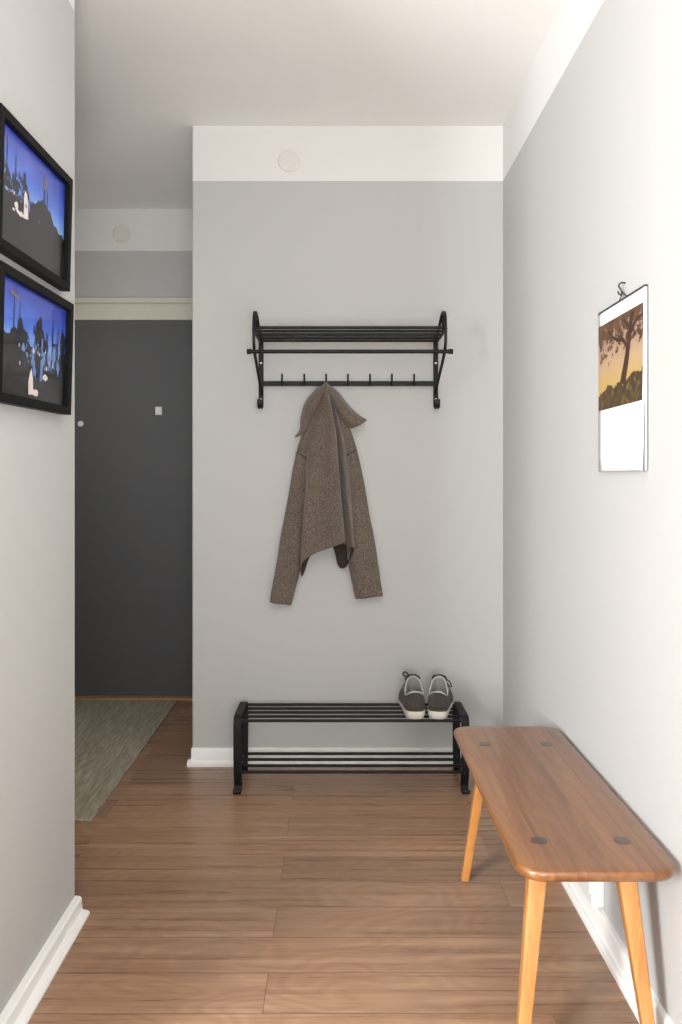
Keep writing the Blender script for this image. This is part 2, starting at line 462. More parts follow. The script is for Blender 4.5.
# ------------------------------------------------------------------ coat rack
def make_coat_rack():
    xl, xr = -0.312, 0.406
    t = thing('coat_rack', 'black metal coat rack with rod hat shelf and seven hooks on the grey wall', 'coat rack', ((xl+xr)/2, D_B, 1.464))
    W = (xr-xl)/2
    def Y(d): return d-D_B
    def Z(z): return z-1.464
    for s in (-1, 1):
        x = s*W
        # wall upright with curled lower hook
        pts = catmull([(x, Y(3.290), Z(1.775)), (x, Y(3.290), Z(1.65)), (x, Y(3.290), Z(1.53)), (x, Y(3.288), Z(1.490)), (x, Y(3.278), Z(1.468)),
                       (x, Y(3.250), Z(1.465)), (x, Y(3.228), Z(1.475)), (x, Y(3.224), Z(1.498))], 5)
        bm = bmesh.new(); add_sweep(bm, pts, rectp(0.020, 0.005, 0.001), up=(1, 0, 0))
        up = obj('bracket', bm, M['black'], t, True, 35)
        for zz in (1.503, 1.652):
            bm = bmesh.new(); add_disc(bm, (x, Y(3.2875), Z(zz)), 0.0048, -0.003, 1, 16, 0.0012)
            obj('screw', bm, M['steel'], up, True, 40)
        # arch: from the wall foot diagonally to the front rail, up and over the hat shelf
        xo = s*(W-0.004)
        arch = catmull([(xo, Y(3.284), Z(1.522)), (xo, Y(3.17), Z(1.572)), (xo, Y(3.03), Z(1.630)), (xo, Y(2.972), Z(1.668)), (xo, Y(2.958), Z(1.715)), (xo, Y(2.968), Z(1.775)),
                        (xo, Y(3.010), Z(1.806)), (xo, Y(3.075), Z(1.802)), (xo, Y(3.15), Z(1.772)), (xo, Y(3.22), Z(1.756)), (xo, Y(3.288), Z(1.752))], 7)
        bm = bmesh.new(); add_sweep(bm, arch, rectp(0.011, 0.0055, 0.0012), up=(1, 0, 0))
        obj('side_arch', bm, M['black'], t, True, 35)
        scroll = []
        for k in range(34):
            a = k/33*2*math.pi*1.35 + math.pi*0.1
            r = 0.036 - 0.022*k/33
            scroll.append((xo, Y(3.022)+r*math.cos(a), Z(1.766)+r*math.sin(a)))
        obj('scroll', add_sweep(bmesh.new(), scroll, rectp(0.008, 0.0045, 0.001), up=(1, 0, 0)), M['black'], t, True, 35)
        # shelf carrier
        obj('shelf_carrier', box((x-0.004, Y(2.968), Z(1.729)), (x+0.004, Y(3.288), Z(1.738)), 0.001), M['black'], t)
    for k in range(5):
        y = Y(2.985)+(3.268-2.985)*k/4
        obj('shelf_rod', tube([(-W, y, Z(1.741)), (W, y, Z(1.741))], 0.0059), M['black'], t, True, 50)
    r = obj('hanging_rail', tube([(-W-0.010, Y(2.966), Z(1.649)), (W+0.012, Y(2.966), Z(1.649))], 0.0075, 16), M['black'], t, True, 50)
    for s in (-1, 1):
        xe = -W-0.010 if s < 0 else W+0.012
        obj('end_cap', tube([(xe-s*0.004, Y(2.966), Z(1.649)), (xe+s*0.012, Y(2.966), Z(1.649))], 0.0098, 16), M['black'], r, True, 50)
    obj('hook_rail', box((-W, Y(3.277), Z(1.557)), (W, Y(3.283), Z(1.577)), 0.0012), M['black'], t)
    for px in (282.2, 304.4, 326.2, 348, 370, 391.8, 414):
        x = P(px, 383, 3.24).x-(xl+xr)/2
        pts = catmull([(x, Y(3.280), Z(1.562)), (x, Y(3.262), Z(1.558)), (x, Y(3.244), Z(1.556)), (x, Y(3.232), Z(1.563)), (x, Y(3.229), Z(1.580)), (x, Y(3.229), Z(1.600))], 5)
        h = obj('hook', tube(pts, 0.0038, 10), M['black'], t, True, 50)
    return t
make_coat_rack()

# ------------------------------------------------------------------ jacket
def make_jacket():
    top = P(326, 384, 3.23)
    t = thing('jacket', 'brown-grey wool jacket hanging by its collar from the third hook of the coat rack', 'jacket', (top.x, 3.27, top.z))
    base = Vector((top.x, 3.27, top.z))
    def Q(zx, zy, fwd):
        return P(255+zx/4.097, 370+zy/4.097, 3.288-fwd)-base
    def wobble(p, amp=0.0012):
        from mathutils import noise
        return p+Vector(noise.noise_vector(p*28))*amp + Vector(noise.noise_vector(p*9))*amp*2.0
    def finish(o, th=0.0035, sub=1, off=-1):
        md = o.modifiers.new('thick', 'SOLIDIFY'); md.thickness = th; md.offset = off
        if sub:
            ms = o.modifiers.new('smooth', 'SUBSURF'); ms.levels = sub; ms.render_levels = sub
        return o
    # --- body: columns are fold lines from collar to hem
    cols = [
        [(268, 84, .030), (212, 300, .024), (204, 500, .024), (194, 700, .024), (187, 842, .030)],
        [(274, 82, .060), (232, 290, .064), (209, 500, .076), (195, 690, .082), (189, 795, .084)],
        [(281, 80, .074), (254, 280, .078), (234, 490, .084), (222, 660, .084), (238, 757, .082)],
        [(288, 76, .092), (284, 270, .086), (278, 480, .086), (280, 640, .092), (290, 735, .094)],
        [(294, 74, .098), (316, 260, .112), (330, 460, .118), (345, 620, .124), (354, 713, .126)],
        [(299, 76, .086), (331, 262, .098), (348, 460, .106), (362, 620, .112), (371, 708, .114)],
        [(302, 78, .050), (333, 264, .032), (349, 470, .030), (360, 620, .034), (368, 716, .040)],
        [(306, 80, .066), (352, 280, .078), (372, 480, .088), (388, 640, .094), (398, 728, .096)],
        [(311, 84, .050), (366, 300, .056), (386, 490, .060), (400, 640, .064), (409, 738, .066)],
        [(312, 80, .036), (380, 310, .018), (394, 490, .018), (396, 650, .020), (378, 806, .024)],
        [(304, 80, .028), (345, 310, .010), (352, 490, .010), (350, 650, .012), (343, 806, .014)],
        [(292, 80, .026), (300, 310, .008), (305, 490, .008), (308, 620, .010), (312, 716, .012)],
        [(280, 80, .026), (250, 310, .008), (250, 490, .008), (245, 640, .010), (236, 748, .014)],
        [(272, 80, .030), (220, 310, .010), (215, 490, .010), (208, 680, .012), (198, 838, .018)],
    ]
    def deepen(p, k):
        x, y, f = p
        t_ = min(1, max(0, (y-80)/220))
        return Vector((x, y, f + (0)))
    lines = [catmull([deepen(p, k) for p in c], 9) for k, c in enumerate(cols)]
    rows = []
    for r in range(len(lines[0])):
        ring = catmull([l[r] for l in lines], 5, closed=True)
        rows.append([wobble(Q(*p)) for p in ring])
    bm = bmesh.new(); add_grid(bm, rows, wrap=True)
    body = finish(obj('body', bm, [M['wool'], M['lining']], t, True, outward=lambda c: Vector((c.x, -0.045, c.z))), 0.004)
    body.modifiers['thick'].material_offset = 1
    body.modifiers['thick'].material_offset_rim = 0
    # --- sleeves
    def sleeve(outer, inner, fw, dep):
        o = catmull([Vector((x, y, 0)) for x, y in outer], 6); i = catmull([Vector((x, y, 0)) for x, y in inner], 6)
        fw_ = catmull([Vector((f, d, 0)) for f, d in zip(fw, dep)], 6)
        rows = []
        for k in range(len(o)):
            ring = []
            for j in range(28):
                a = 2*math.pi*j/28
                c, s = math.cos(a), math.sin(a)
                c = math.copysign(abs(c)**0.8, c)
                m = (o[k]+i[k])/2; h = (i[k]-o[k])/2
                q = m+h*c
                f = fw_[k].x+fw_[k].y*s*(1+0.12*math.sin(3*a+k*0.15))
                ring.append(wobble(Q(q.x, q.y, f), 0.0016))
            rows.append(ring)
        bm = bmesh.new(); add_grid(bm, rows, wrap=True)
        so = finish(obj('sleeve', bm, [M['wool'], M['lining']], t, True, outward=lambda c: Vector((c.x, 3.288-0.026-3.27, c.z))), 0.003)
        so.modifiers['thick'].material_offset = 1; so.modifiers['thick'].material_offset_rim = 0
        # seam just above the cuff
        ring = rows[-4]
        cen = sum(ring, Vector())/len(ring)
        return so
    sleeve([(262, 110), (212, 225), (170, 335), (140, 500), (112, 650), (86, 800), (60, 955)],
           [(280, 110), (262, 230), (236, 345), (222, 500), (206, 650), (190, 800), (150, 967)],
           [.040, .032, .026, .024, .024, .026, .028], [.010, .020, .020, .020, .021, .022, .020])
    sleeve([(318, 110), (380, 215), (418, 325), (451, 480), (480, 640), (505, 790), (526, 928)],
           [(300, 110), (335, 230), (345, 345), (362, 490), (372, 640), (382, 790), (412, 940)],
           [.040, .034, .026, .024, .024, .026, .028], [.010, .020, .020, .020, .021, .022, .020])
    # shoulder seams
    for pts in ([(167, 338, .052), (182, 344, .058), (198, 354, .056), (212, 366, .050)], [(368, 352, .052), (384, 342, .057), (402, 334, .056), (417, 328, .050)]):
        obj('seam', tube([Q(*p) for p in catmull([Vector(p) for p in pts], 5)], 0.0016, 6), M['lining'], t, True)
    # --- collar: two folded wings meeting over the hook
    def wing(rails, name='collar'):
        ls = [catmull([Vector(p) for p in r], 7) for r in rails]
        rows = []
        for k in range(len(ls[0])):
            rows.append([wobble(Q(*p), 0.001) for p in catmull([l[k] for l in ls], 6)])
        bm = bmesh.new(); add_grid(bm, rows)
        return finish(obj(name, bm, M['wool'], t, True), 0.005, 1, 0)
    wing([[(290, 56, .060), (240, 90, .040), (205, 138, .026), (188, 200, .020), (184, 246, .024), (162, 277, .046)],
          [(290, 60, .078), (250, 100, .074), (218, 148, .066), (199, 203, .058), (190, 246, .054), (170, 275, .054)],
          [(290, 68, .080), (263, 114, .082), (236, 158, .076), (214, 206, .066), (200, 244, .060), (180, 272, .058)],
          [(288, 84, .066), (277, 128, .052), (258, 168, .046), (232, 208, .042), (210, 238, .042), (190, 266, .046)]])
    wing([[(290, 56, .060), (338, 88, .040), (378, 138, .028), (410, 172, .024), (432, 190, .028), (459, 205, .050)],
          [(291, 60, .080), (331, 98, .080), (369, 150, .072), (400, 186, .064), (426, 202, .060), (453, 210, .056)],
          [(291, 68, .084), (320, 114, .092), (352, 170, .084), (384, 208, .074), (412, 222, .066), (440, 219, .060)],
          [(294, 84, .070), (312, 130, .056), (338, 182, .050), (366, 222, .046), (388, 238, .044), (408, 234, .046)]])
    # back of the collar that sits over the hook
    bm = bmesh.new()
    pts = [Q(290, 52, .052), Q(291, 66, .074)]
    loop = catmull([Q(280, 82, .046), Q(283, 62, .052), Q(290, 53, .058), Q(297, 62, .058), Q(301, 82, .050)], 6)
    obj('hanger_loop', tube(loop, 0.006, 10), M['wool'], t, True, 60)
    return t
make_jacket()

# ------------------------------------------------------------------ sneakers
def shoe_outline(n, side):
    """closed plan outline, heel at y=0, toe at y=0.285, inner side at -side*x"""
    st = [(0.0, 0.0), (0.024, 0.006), (0.034, 0.030), (0.0375, 0.075), (0.040, 0.125), (0.046, 0.175), (0.0485, 0.205), (0.045, 0.24), (0.030, 0.272), (0.0, 0.285)]
    inn = [(-0.024, 0.006), (-0.033, 0.030), (-0.0345, 0.075), (-0.0335, 0.125), (-0.038, 0.175), (-0.0425, 0.21), (-0.040, 0.245), (-0.026, 0.273)]
    pts = st + inn[::-1]
    out = catmull([(side*x*1.11, y, 0) for x, y in pts], n, closed=True)
    return out
def make_sneaker(label, loc, rz, side, loop):
    t = thing('sneaker', label, 'shoe', loc, rz, 'pair of sneakers on the shoe rack')
    O = shoe_outline(4, side); n = len(O)
    cen = Vector((0, 0.13, 0))
    def sc(p, s, dx=0): return Vector((p.x*s, cen.y+(p.y-cen.y)*(1-(1-s)*0.35), 0))
    def soleh(y): return 0.031 - 0.008*min(1, max(0, (y-0.05)/0.12)) + 0.006*max(0, (y-0.24)/0.045)
    # sole
    bm = bmesh.new(); rows = []
    for s, hz in ((0.55, 0.0), (0.86, 0.0), (0.92, 0.05), (1.0, 0.4), (1.055, 0.8), (1.045, 0.98), (0.99, 1.0), (0.9, 0.98), (0.5, 0.9)):
        rows.append([sc(p, s)+Vector((0, 0, soleh(p.y)*hz + (0.008*max(0, (p.y-0.2)/0.085)**2 if hz < 0.5 else 0))) for p in O])
    vr = add_grid(bm, rows, wrap=True)
    bm.faces.new(vr[0][::-1]); bm.faces.new(vr[-1])
    obj('sole', bm, M['sole'], t, True, 60)
    # upper: from the sole edge to the collar opening
    def opening(p, i):
        a = math.atan2(p.x*side*3.2, (p.y-0.115)*1.0)        # direction from the middle
        y = 0.072+0.060*math.cos(a); x = side*0.0345*math.sin(a)*(1.0-0.12*math.cos(a))
        u = (y-0.012)/0.12
        z = 0.100-0.024*math.sin(math.pi*min(1, u*1.2))+0.028*max(0, u-0.5)/0.5
        return Vector((x, y+0.004, z))
    T = [opening(p, i) for i, p in enumerate(O)]
    def bez(p, q, t_):
        b = Vector((p.x*0.99, p.y, soleh(p.y)-0.004))
        k = max(0, min(1, (p.y-0.14)/0.13))
        c = Vector((p.x*(1.02-0.25*k), p.y-0.012*k if p.y > 0.1 else p.y-0.001, 0.066-0.004*k))
        if p.y > 0.13: c.z = 0.060 + 0.02*(1-k)
        return b*(1-t_)**2 + c*2*t_*(1-t_) + q*t_*t_
    rows = [[bez(p, q, k/10) for p, q in zip(O, T)] for k in range(11)]
    bm = bmesh.new(); add_grid(bm, rows, wrap=True)
    up = obj('upper', bm, M['suede'], t, True, 70)
    md = up.modifiers.new('thick', 'SOLIDIFY'); md.thickness = 0.002; md.offset = -1
    # heel counter patch, a slightly proud panel at the heel
    idx = [i for i, p in enumerate(O) if p.y < 0.030]
    idx = sorted(idx, key=lambda i: O[i].x)
    rows = []
    for k in range(2, 10):
        rows.append([bez(O[i], T[i], k/10)+Vector((O[i].x*0.03, -0.0012, 0)) for i in idx])
    bm = bmesh.new(); add_grid(bm, rows)
    hp = obj('heel_panel', bm, M['suede'], t, True)
    md = hp.modifiers.new('thick', 'SOLIDIFY'); md.thickness = 0.0015; md.offset = 0
    # lining and insole
    rows = []
    for s, dz in ((1.03, 0.0005), (0.97, 0.001), (0.90, -0.010), (0.88, -0.030), (0.92, -0.05)):
        rows.append([Vector((q.x*s, 0.076+(q.y-0.076)*s, max(0.038, q.z+dz))) for q in T])
    bm = bmesh.new(); vr = add_grid(bm, rows, wrap=True); bm.faces.new(vr[-1])
    obj('lining', bm, M['shoelining'], t, True, 70)
    obj('collar_piping', tube([q+Vector((0, 0, 0.0012)) for q in T], 0.0030, 8, True), M['piping'], t, True)
    # eyelet-stay piping on both flanks of the tongue
    for s in (-1, 1):
        pts = catmull([(s*0.034, 0.086, 0.080), (s*0.036, 0.102, 0.084), (s*0.034, 0.124, 0.092), (s*0.028, 0.146, 0.088), (s*0.022, 0.175, 0.074)], 5)
        obj('stay_piping', tube(pts, 0.0021, 8), M['piping'], t, True)
    # tongue
    rows = []
    for (y, z, w) in ((0.195, 0.066, 0.012), (0.172, 0.086, 0.017), (0.152, 0.106, 0.026), (0.142, 0.120, 0.032), (0.139, 0.132, 0.030), (0.138, 0.139, 0.020)):
        rows.append([Vector((w*u, y+0.010*u*u, z-0.007*u*u)) for u in [-1+2*k/8 for k in range(9)]])
    bm = bmesh.new(); add_grid(bm, rows)
    tg = obj('tongue', bm, [M['suede']], t, True)
    md = tg.modifiers.new('thick', 'SOLIDIFY'); md.thickness = 0.006; md.offset = 0
    md = tg.modifiers.new('smooth', 'SUBSURF'); md.levels = 1; md.render_levels = 1
    # laces
    for k in range(4):
        y = 0.148+0.015*k; z = 0.1045-0.0105*k
        w = 0.022-0.001*k
        pts = catmull([(-w, y+0.004, z-0.010), (-w*0.5, y, z-0.001), (0, y-0.001, z+0.003), (w*0.5, y, z-0.001), (w, y+0.004, z-0.010)], 5)
        obj('lace', tube(pts, 0.0026, 8), M['lace'], t, True)
    if loop:
        pts = catmull([(-0.006, 0.152, 0.112), (-0.010, 0.146, 0.124), (-0.024, 0.140, 0.143), (-0.036, 0.138, 0.144), (-0.037, 0.139, 0.134), (-0.026, 0.142, 0.128), (-0.012, 0.148, 0.118), (-0.004, 0.154, 0.110)], 6)
        obj('lace_loop', tube(pts, 0.0036, 8), M['lace'], t, True)
    else:
        pts = catmull([(0.006, 0.150, 0.112), (0.020, 0.144, 0.119), (0.038, 0.142, 0.112), (0.047, 0.146, 0.094), (0.042, 0.150, 0.088), (0.030, 0.152, 0.100), (0.010, 0.154, 0.110)], 6)
        obj('lace_loop', tube(pts, 0.0026, 8), M['lace'], t, True)
    return t
RODTOP = 0.2745
make_sneaker('left charcoal sneaker with upright lace loop, heel outward on the shoe rack', (0.2945, 2.994, RODTOP), math.radians(-1), -1, True)
make_sneaker('right charcoal sneaker turned outward, nearest the right end of the shoe rack', (0.376, 2.994, RODTOP), math.radians(-10), 1, False)

# ------------------------------------------------------------------ bench
def make_bench():
    x0, x1, y0, y1, H, TH = 0.350, 0.671, 1.540, 2.455, 0.420, 0.022
    cx, cy = (x0+x1)/2, (y0+y1)/2
    t = thing('bench', 'varnished pine bench with rounded seat on splayed legs against the right wall', 'bench', (cx, cy, 0))
    hw, hl, r = (x1-x0)/2, (y1-y0)/2, 0.055
    def rr(ins, z):
        pts = []
        w, l, rad = hw-ins, hl-ins, max(0.01, r-ins)
        for (sx, sy, a0) in ((1, 1, 0), (-1, 1, 90), (-1, -1, 180), (1, -1, 270)):
            for k in range(9):
                a = math.radians(a0+90*k/8)
                pts.append(Vector((sx*(w-rad)+rad*math.cos(a), sy*(l-rad)+rad*math.sin(a), z)))
        return pts
    rows = []
    for ins, dz in ((0.030, -TH), (0.012, -TH), (0.005, -TH+0.002), (0.0015, -TH+0.007), (0, -TH+0.013), (0.0008, -0.004), (0.0028, -0.001), (0.006, 0), (0.03, 0)):
        rows.append(rr(ins, H+dz))
    bm = bmesh.new(); vr = add_grid(bm, rows, wrap=True)
    bm.faces.new(vr[0][::-1]); bm.faces.new(vr[-1])
    obj('seat', bm, M['seatwood'], t, True, 40)
    # legs: top under its plug, foot splayed
    spec = [((0.423, 1.677), (0.368, 1.608)), ((0.597, 1.677), (0.636, 1.608)), ((0.424, 2.286), (0.376, 2.352)), ((0.598, 2.286), (0.631, 2.352))]
    for (tx, ty), (fx, fy) in spec:
        a = Vector((tx-cx, ty-cy, H-TH+0.004)); b = Vector((fx-cx, fy-cy, 0.0))
        def sec(c, wx, wy, z):
            bv = min(wx, wy)*0.14
            q = []
            for (sx, sy, a0) in ((1, 1, 0), (-1, 1, 90), (-1, -1, 180), (1, -1, 270)):
                for k in range(4):
                    an = math.radians(a0+30*k)
                    q.append(Vector((c.x+sx*(wx/2-bv)+bv*math.cos(an), c.y+sy*(wy/2-bv)+bv*math.sin(an), z)))
            return q
        rows = []
        for k in range(9):
            f = k/8
            c = a.lerp(b, f)
            w0, e0 = (0.041, 0.56) if ty < 2 else (0.029, 0.8)
            w = w0+(w0*e0-w0)*f**0.9
            rows.append(sec(c, w, w*0.92, c.z))
        bm = bmesh.new(); vr = add_grid(bm, rows, wrap=True)
        bm.faces.new(vr[0][::-1]); bm.faces.new(vr[-1])
        obj('leg', bm, M['legwood'], t, True, 40)
        bm = bmesh.new(); add_disc(bm, (tx-cx, ty-cy, H-0.004), 0.0178, 0.0048, 2, 36, 0.0006)
        obj('dowel_plug', bm, M['plug'], t, True, 40)
    return t
make_bench()

# ------------------------------------------------------------------ wall socket under the bench
def make_socket():
    t = thing('socket_box', 'white surface-mounted double socket box above the skirting under the bench', 'wall socket', (XR, 2.17, 0.080))
    obj('housing', box((-0.032, -0.124, 0.0), (0, 0.124, 0.16), 0.004), M['plastic'], t)
    for y in (-0.062, 0.052):
        f = obj('socket', box((-0.0345, y-0.048, 0.028), (-0.031, y+0.048, 0.128), 0.0015), M['plastic'], t)
        # round recess with two holes
        bm = bmesh.new(); add_disc(bm, (-0.0343, y, 0.078), 0.022, -0.0012, 0, 32, 0.0005)
        obj('socket_insert', bm, M['slot'], f, True, 40)
    return t
make_socket()

# ------------------------------------------------------------------ calendar
def art_mat():
    t = NT('printed_autumn_landscape')
    x, y, z = t.pos('obj')           # local y: + is away from the viewer; z up
    v = t.vec(t.math('MULTIPLY', y, 1.0), t.math('MULTIPLY', z, 1.0), 0.0)
    n1 = t.noise(v, 14, 5, 0.6, 0.4); n2 = t.noise(v, 42, 4, 0.65)
    h = t.math('DIVIDE', z, 0.216)   # 0 bottom .. 1 top
    sky = t.ramp(t.math('ADD', h, t.math('MULTIPLY', t.math('SUBTRACT', n1, 0.5), 0.35)),
                 [(0.30, srgb(182, 152, 92)), (0.5, srgb(176, 148, 116)), (0.85, srgb(146, 118, 106)), (1.0, srgb(120, 96, 86))])
    leaf = t.math('SUBTRACT', t.math('ADD', t.math('MULTIPLY', h, 0.55), t.math('MULTIPLY', n2, 1.0)), 0.90)
    leaf = t.math('GREATER_THAN', leaf, 0.0)
    foliage = t.ramp(n1, [(0.3, srgb(58, 36, 24)), (0.7, srgb(104, 74, 44))])
    c = t.mix(leaf, sky, foliage)
    hill = t.math('ADD', 0.26, t.math('ADD', t.math('MULTIPLY', t.math('SUBTRACT', n1, 0.5), 0.55), t.math('MULTIPLY', t.math('SUBTRACT', 0.0, y), 0.25)))
    ground = t.ramp(n2, [(0.3, srgb(34, 24, 18)), (0.52, srgb(74, 56, 30)), (0.75, srgb(140, 116, 58))])
    c = t.mix(t.math('LESS_THAN', h, hill), c, ground)
    t.set(Base_Color=c, Roughness=0.5)
    return t.m
M['art'] = art_mat()
M['trunk'] = plain('printed_trunk_brown', (62, 38, 26), 0.5, var=0.3, scale=80)
def make_calendar():
    yn, yf, zt, zb = 1.754, 2.066, 1.603, 1.197
    t = thing('wall_calendar', 'wall calendar with a golden-brown landscape print hanging on the bright right wall', 'calendar', (XR, (yn+yf)/2, zb))
    w = (yf-yn)/2; h = zt-zb
    obj('page_block', box((-0.0075, -w, 0), (-0.0035, w, h), 0.0004), M['papergrey'], t)
    # front sheet, bowing a little away from the block towards its near lower corner
    bm = bmesh.new(); rows = []
    for k in range(13):
        v = k/12
        rows.append([Vector((-0.0085-0.006*(1-v)**2*(1-u)**2, -w+2*w*u-0.0005, h*v)) for u in [j/10 for j in range(11)]])
    add_grid(bm, rows)
    fs = obj('front_sheet', bm, M['paper'], t, True)
    md = fs.modifiers.new('thick', 'SOLIDIFY'); md.thickness = 0.0005; md.offset = 0
    # picture printed on the sheet
    pz0, pz1 = 1.352-zb, 1.568-zb
    bm = bmesh.new(); rows = []
    def sx(u, v): return -0.0085-0.006*(1-v)**2*(1-u)**2-0.0006
    y0, y1 = -w+0.008, w-0.001
    for k in range(9):
        z = pz0+(pz1-pz0)*k/8
        rows.append([Vector((sx((y+w)/(2*w), z/h)+0, y, z-pz0)) for y in [y0+(y1-y0)*j/10 for j in range(11)]])
    add_grid(bm, rows)
    pr = obj('print', bm, [M['art'], M['trunk']], t, True); pr.location = (0, 0, pz0)
    # a plain leaning trunk with forked boughs printed on the picture
    bm = bmesh.new()
    def stroke(pts, w0, w1):
        c = catmull([Vector((y, z, 0)) for y, z in pts], 5); n = len(c); L = []; R = []
        for i, p in enumerate(c):
            a = c[max(0, i-1)]; b = c[min(n-1, i+1)]; d = (b-a).normalized(); nn = Vector((-d.y, d.x, 0)); ww = (w0+(w1-w0)*i/(n-1))/2
            L.append(p+nn*ww); R.append(p-nn*ww)
        def mk(q):
            yy, zz = q.x, q.y
            return Vector((sx((yy+w)/(2*w), (zz+pz0)/h)-0.0004, yy, zz))
        add_grid(bm, [[mk(a) for a in L], [mk(b) for b in R]])
    stroke([(-0.02, 0.05), (-0.045, 0.10), (-0.062, 0.15), (-0.082, 0.21)], 0.034, 0.020)
    stroke([(-0.055, 0.13), (-0.02, 0.155), (0.03, 0.165), (0.08, 0.19)], 0.014, 0.005)
    stroke([(-0.068, 0.165), (-0.045, 0.19), (-0.01, 0.205)], 0.012, 0.005)
    stroke([(-0.070, 0.16), (-0.105, 0.185), (-0.140, 0.19)], 0.014, 0.006)
    tk = obj('printed_tree', bm, M['trunk'], pr)
    # binding strip, wire hanger and hook
    obj('binding', box((-0.0095, -w-0.0005, h-0.003), (-0.003, w+0.0005, h+0.002), 0.0005), M['wire'], t)
    yc = 1.898-(yn+yf)/2
    hang = catmull([(-0.006, yc-0.028, h), (-0.006, yc-0.018, h+0.006), (-0.006, yc-0.006, h+0.014), (-0.006, yc, h+0.018), (-0.006, yc+0.006, h+0.014), (-0.006, yc+0.018, h+0.006), (-0.006, yc+0.028, h)], 5)
    obj('wire_hanger', tube(hang, 0.0013, 8), M['wire'], t, True)
    hk = catmull([(0.0, yc, h+0.040), (-0.010, yc, h+0.040), (-0.015, yc+0.002, h+0.034), (-0.011, yc+0.002, h+0.026), (-0.008, yc, h+0.018), (-0.011, yc-0.002, h+0.011), (-0.016, yc-0.002, h+0.014), (-0.018, yc-0.002, h+0.020)], 6)
    obj('hook', tube(hk, 0.0021, 8), M['wire'], t, True)
    return t
make_calendar()

